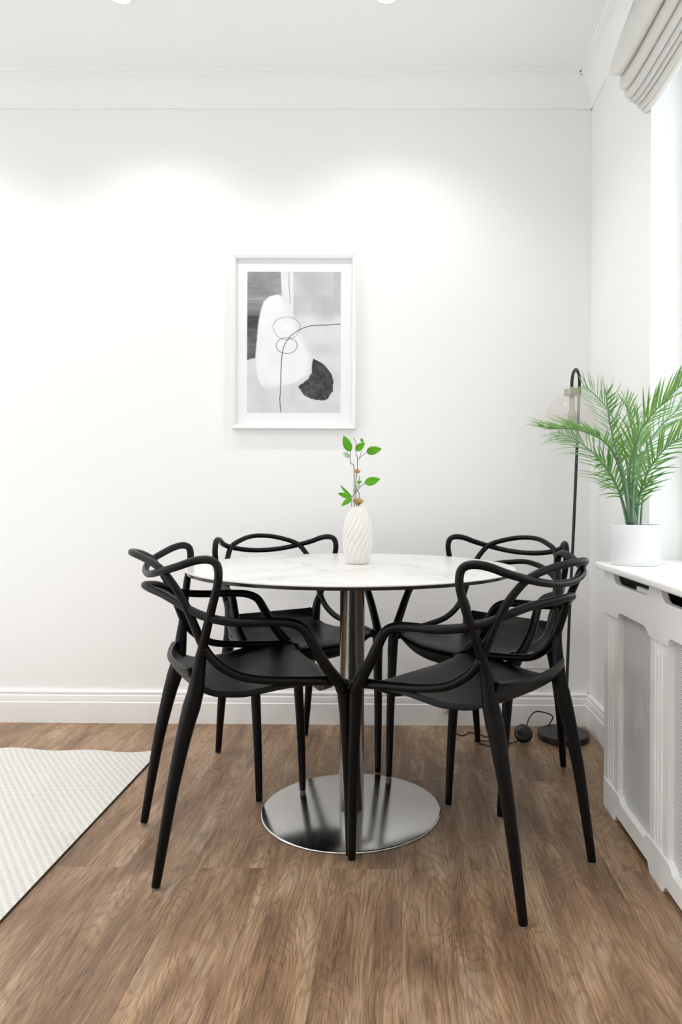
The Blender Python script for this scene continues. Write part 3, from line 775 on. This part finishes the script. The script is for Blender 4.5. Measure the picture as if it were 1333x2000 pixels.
frond([B0(8, .0), W_(1250, 968, 2.09), W_(1268, 916, 2.06), W_(1302, 872, 2.02), W_(1352, 838, 1.99)], 0.26, .10, .085, 44, 30, .0070, G, .12, 0, (-0.3, -0.8, 0.5), seed=7)
frond([B0(0, .03), W_(1236, 930, 2.17), W_(1238, 870, 2.20), W_(1231, 815, 2.23), W_(1222, 778, 2.25)], 0.40, .10, .06, 40, 28, .0068, G, .10, 0, (0.2, -1, 0.3), seed=8)
frond([B0(0, -.03), W_(1238, 950, 2.05), W_(1240, 900, 2.00), W_(1246, 855, 1.96), W_(1256, 826, 1.93)], 0.40, .085, .055, 40, 22, .0075, Gp, .14, 0, (0, -0.6, 0.9), seed=9)
frond([B0(6, .01), W_(1246, 990, 2.10), W_(1252, 962, 2.08), W_(1268, 940, 2.05)], 0.42, .075, .06, 36, 8, .0075, G, .05, 0, (-0.2, -0.8, 0.5), seed=10)
frond([B0(-10, -.01), W_(1218, 985, 2.11), W_(1206, 948, 2.09), W_(1188, 915, 2.06), W_(1166, 893, 2.03)], 0.34, .095, .075, 44, 24, .0062, G, .22, 0, (0, -0.9, 0.5), seed=12)
link('trunk', tube('trunk', [(-.010, 0, -.006), (-.009, 0, .025), (-.008, 0, .055), (-.007, 0, .066)], [.0165, .0150, .0135, .011], 12), M['stemgreen'], palm)
for dx, dy in ((.012, -.006), (.017, .004)):
    link('stem', tube('stem', [(dx, dy, -.006), (dx+.003, dy, .05), (dx+.007, dy, .10)], [.0032, .0028, .002], 8), M['stemgreen'], palm)

# ------------------------------------------------------------------ vase with sprigs
VX, VY = -0.106, 2.225
vz = TZ
def ribs(r, z, a):
    tw = -1.55*math.sin(PI*min(1, max(0, (z-0.0)/0.18)) - PI/2)*0.5
    env = min(1, z/0.012)*min(1, max(0, (0.181-z)/0.012))
    return r*(1 + 0.060*env*(abs(math.cos(8*(a+tw)))**0.7*2-1.1))
prof = [(float(np.interp(z, [0, .004, .02, .05, .085, .115, .14, .16, .174, .180], [.030, .0335, .0385, .0440, .0462, .0435, .0378, .0308, .0248, .0225])), z) for z in np.linspace(0, .180, 46)]
prof_in = [(0.0200, 0.180), (0.0195, 0.165), (0.022, 0.150), (0.018, 0.140)]
vase = link('vase', lathe('vase', prof + prof_in, 112, True, True, lambda r, z, a: ribs(r, z, a) if r > 0.0222 else r), M['ceramic'], smooth=True)
vase.location = (VX, VY, vz); tag(vase, 'white ceramic vase with twisted ribs on the table', 'vase')
SPR = empty('leafy_sprig', (VX, VY, vz+0.142)); tag(SPR, 'green leafy sprig with dried flowers standing in the white vase', 'sprig')
def cv(u, v_, dd=0.0): return px(630+u/7.14, 840+v_/7.14, VY+dd) - Vector((VX, VY, vz+0.142))
BOT = [Vector((-.004, .002, 0)), Vector((.003, -.003, 0)), Vector((.006, .004, 0)), Vector((-.006, -.005, 0))]
link('stem', tube('stem', [BOT[0], cv(445, 1080, .0), cv(444, 800, .004), cv(442, 600, .006), cv(434, 490, .006), cv(398, 470, .004), cv(387, 400, 0), cv(392, 300, -.004)], [.0014]*3+[.0012]*3+[.0009]*2, 6), M['twig'], SPR)
link('stem', tube('stem', [BOT[1], cv(480, 1080, -.004), cv(466, 760, -.002), cv(476, 620, 0), cv(489, 540, .002), cv(486, 450, .002), cv(488, 390, 0), cv(466, 310, -.002), cv(466, 190, -.002), cv(438, 112, -.004)], [.0014]*4+[.0012]*3+[.0009]*3, 6), M['twig'], SPR)
link('stem', tube('stem', [cv(488, 430, .001), cv(520, 390, .002), cv(610, 312, .006)], .0008, 6), M['twig'], SPR)
link('stem', tube('stem', [cv(510, 400, .002), cv(532, 350, .004), cv(548, 290, .006)], .0008, 6), M['twig'], SPR)
link('stem', tube('stem', [BOT[2], cv(510, 1070, .004), cv(515, 920, .004), cv(500, 860, .002), cv(440, 770, .002)], .0012, 6), M['twig'], SPR)
link('stem', tube('stem', [BOT[3], cv(408, 1075, -.006), cv(412, 1000, -.010), cv(415, 940, -.012), cv(452, 890, -.010), cv(526, 800, -.006), cv(592, 738, -.004)], .0010, 6), M['twig'], SPR)
def leaf(base, tip, w, bend=0.10, roll=0.0, matl=None, view=Vector((0, -1, 0))):
    d = tip-base; ln = d.length; d.normalize()
    side = d.cross(view).normalized(); up = side.cross(d).normalized()
    side = (side*math.cos(roll)+up*math.sin(roll)).normalized(); up = side.cross(d).normalized()
    n = 10; v = []; f = []
    for i in range(n+1):
        t_ = i/n; c = base+d*ln*t_+up*(bend*ln*math.sin(PI*t_))
        ww = w*0.5*max(0.02, (math.sin(PI*t_**0.80))**0.75) if 0 < i < n else w*0.02
        v += [c-side*ww+up*ww*0.25, c-side*ww*0.5+up*ww*0.08, c, c+side*ww*0.5+up*ww*0.08, c+side*ww+up*ww*0.25]
    for i in range(n):
        for k_ in range(4): q = 5*i+k_; f.append((q, q+1, q+6, q+5))
    me = mesh('leaf', v, f); o = link('leaf', me, matl or M['leaf'], SPR, smooth=True)
    s_ = o.modifiers.new('thick', 'SOLIDIFY'); s_.thickness = 0.0005
    return o
k7 = 1/7.14*VY/F_PX
leaf(cv(390, 305, -.004), cv(293, 82, -.012), 118*k7)
leaf(cv(386, 385, -.002), cv(288, 315, .012), 70*k7, matl=M['leafpale'])
leaf(cv(462, 288, -.004), cv(590, 178, -.012), 98*k7)
leaf(cv(562, 178, .008), cv(534, 112, .014), 42*k7)
leaf(cv(612, 308, .006), cv(824, 262, -.006), 120*k7)
leaf(cv(588, 742, -.004), cv(806, 682, -.014), 118*k7)
leaf(cv(404, 922, -.012), cv(248, 768, -.006), 40*k7, roll=0.3)
leaf(cv(412, 932, -.012), cv(216, 884, -.022), 74*k7, roll=0.15)
leaf(cv(412, 956, -.012), cv(266, 1062, -.026), 76*k7, roll=-0.2)
leaf(cv(520, 775, .002), cv(524, 618, .008), 24*k7, roll=0.4, matl=M['leafpale'])
leaf(cv(482, 742, -.002), cv(552, 715, -.008), 46*k7)
leaf(cv(446, 880, -.006), cv(452, 780, -.012), 40*k7, matl=M['leafpale'])
leaf(cv(470, 790, -.004), cv(545, 790, -.010), 36*k7, matl=M['leafpale'])
def dried(c, r, n, seed):
    rnd = random.Random(seed)
    fl = empty('dried_flower'); fl.parent = SPR; fl.location = c
    for i in range(n):
        ring_ = i % 3; th = 2.4*i + rnd.uniform(-.2, .2); el = (0.15, 0.65, 1.15)[ring_] + rnd.uniform(-.12, .12)
        d = Vector((math.cos(th)*math.cos(el), math.sin(th)*math.cos(el), math.sin(el)))
        s_ = d.cross(Vector((0, 0, 1))).normalized(); up = s_.cross(d)
        v = []; f = []
        for j in range(7):
            t_ = j/6; cc = d*r*(t_-0.18*t_*t_) + Vector((0, 0, 1))*(r*0.55*t_*t_*math.cos(el)); ww = r*0.46*max(.10, math.sin(PI*min(0.97, 0.06+0.88*t_))**0.7)
            v += [cc-s_*ww+up*ww*.35, cc-s_*ww*.5, cc, cc+s_*ww*.5, cc+s_*ww+up*ww*.35]
        for j in range(6):
            for k_ in range(4): q = 5*j+k_; f.append((q, q+1, q+6, q+5))
        link('petal', mesh('petal', v, f), M['pod'], fl, smooth=True)
dried(cv(503, 1048, -.002), 100*k7, 13, 3)
dried(cv(488, 606, .0), 62*k7, 10, 4)

# ------------------------------------------------------------------ floor lamp
LX, LY = 0.690, 2.812
LMP = empty('floor_lamp', (LX, LY, 0)); tag(LMP, 'slim black floor lamp with glass globe in the corner behind the palm', 'lamp')
link('lamp_base', fix(lathe('lamp_base', [(0.100, 0.0), (0.101, 0.002), (0.101, 0.022), (0.0995, 0.0245), (0.096, 0.0255), (0.012, 0.0265)], 64)), M['blackmetal'], LMP)
lw = lambda x, y, d: px(x, y, d) - Vector((LX, LY, 0))
pole = [Vector((0.010, 0.008, 0.024)), lw(1114, 1200, 2.82), lw(1121, 1040, 2.82), lw(1127, 880, 2.82), lw(1131, 770, 2.82), lw(1131.5, 745, 2.815), lw(1130, 730, 2.80), lw(1125, 720, 2.775), lw(1119.5, 727, 2.745), lw(1117, 742, 2.735), lw(1116.5, 762, 2.735)]
link('pole', tube('pole', pole, .0062, 12, 8), M['blackmetal'], LMP)
gc = lw(1117, 817, 2.735)
cap = link('shade_cap', fix(lathe('shade_cap', [(0.010, 0.028), (0.012, 0.022), (0.029, 0.021), (0.030, 0.0), (0.026, -0.004)], 32)), M['brass'], LMP); cap.location = gc + Vector((0, 0, 0.094))
prof = []
for i in range(25):
    a = R(-78) + (R(90)-0.26-R(-78))*i/24; prof.append((0.1*math.cos(a), 0.1*math.sin(a)))
prof2 = [(r*0.975, z*0.975) for r, z in reversed(prof)]
gb = link('glass_shade', fix(lathe('glass_shade', prof+prof2, 48, False, False)), M['globe'], LMP, smooth=True); gb.location = gc
hd = link('bulb_holder', fix(lathe('bulb_holder', [(0.010, 0.10), (0.010, 0.045), (0.009, 0.04), (0.015, 0.025), (0.018, 0.0), (0.013, -0.014), (0.003, -0.020)], 24)), M['brass'], LMP, smooth=True); hd.location = gc
cord = [(LX-.045, LY+.07, .024), tuple(px(1082, 1398, 2.88)), tuple(px(1060, 1389, 2.87)), tuple(px(1046, 1390, 2.86)), tuple(px(1035, 1404, 2.84)), tuple(px(1031, 1424, 2.80)), (0.530, 2.770, .020)]
c0 = Vector((LX, LY, 0))
link('cord', tube('cord', [Vector(c)-c0 for c in cord], .0026, 8, 8), M['rubber'], LMP)
def fl(x, y): 
    d = CAM_H*F_PX/(y-PPY); return Vector(((x-PPX)/F_PX*d, d, 0.0032))
cord2 = [(0.505, 2.745, .012), fl(1000, 1452), fl(988, 1457), fl(972, 1458), fl(955, 1457), fl(938, 1452), fl(930, 1447.5), fl(945, 1448), fl(965, 1451), fl(982, 1453), fl(990, 1448), fl(985, 1443), fl(966, 1443), fl(940, 1436), fl(920, 1431), fl(909, 1437), fl(899, 1436), fl(890, 1429), Vector((.258, 2.915, .03)), Vector((.238, 2.945, .07)), Vector((.232, 2.957, .068))]
cord2 = [Vector(c) for c in cord2]
cord2[8].z = cord2[9].z = cord2[10].z = .0085
link('cord', tube('cord', [c-c0 for c in cord2], .0024, 8, 6), M['rubber'], LMP)
swt = empty('foot_switch'); swt.parent = LMP
sw = link('switch_body', fix(lathe('switch_body', [(0.030, 0.0), (0.0355, 0.003), (0.0365, 0.010), (0.034, 0.018), (0.026, 0.024), (0.012, 0.027), (0.002, 0.0275)], 40)), M['switch'], swt, smooth=True)
sl = link('switch_plate', fix(lathe('switch_plate', [(0.028, 0.0), (0.028, -0.003)], 24)), M['steel'], swt)
swt.matrix_local = Matrix.Translation((0.520-LX, 2.762-LY, 0.0315)) @ Matrix.Rotation(R(55), 4, 'X')
pg = link('plug', fix(lathe('plug', [(0.026, 0.0), (0.026, 0.008), (0.022, 0.014), (0.008, 0.017)], 32)), M['socket'], LMP, smooth=True)
pg.matrix_local = Matrix.Translation((0.234-LX, 2.9605-LY, 0.078)) @ Matrix.Rotation(PI/2, 4, 'X')
pg['label'] = 'pale round cable outlet on the skirting'

# ------------------------------------------------------------------ wall socket
so = link('wall_socket', boxes('wall_socket', [((0.540, WB-0.009, 0.238), (0.686, WB, 0.324))], 0.003, 2), M['socket'], room=True)
tag(so, 'white double wall socket low on the back wall', 'socket')
for x in (0.577, 0.649):
    link('rocker', boxes('rocker', [((x-0.006, WB-0.0115, 0.292), (x+0.006, WB-0.008, 0.312))], 0.001), M['frame'], so)
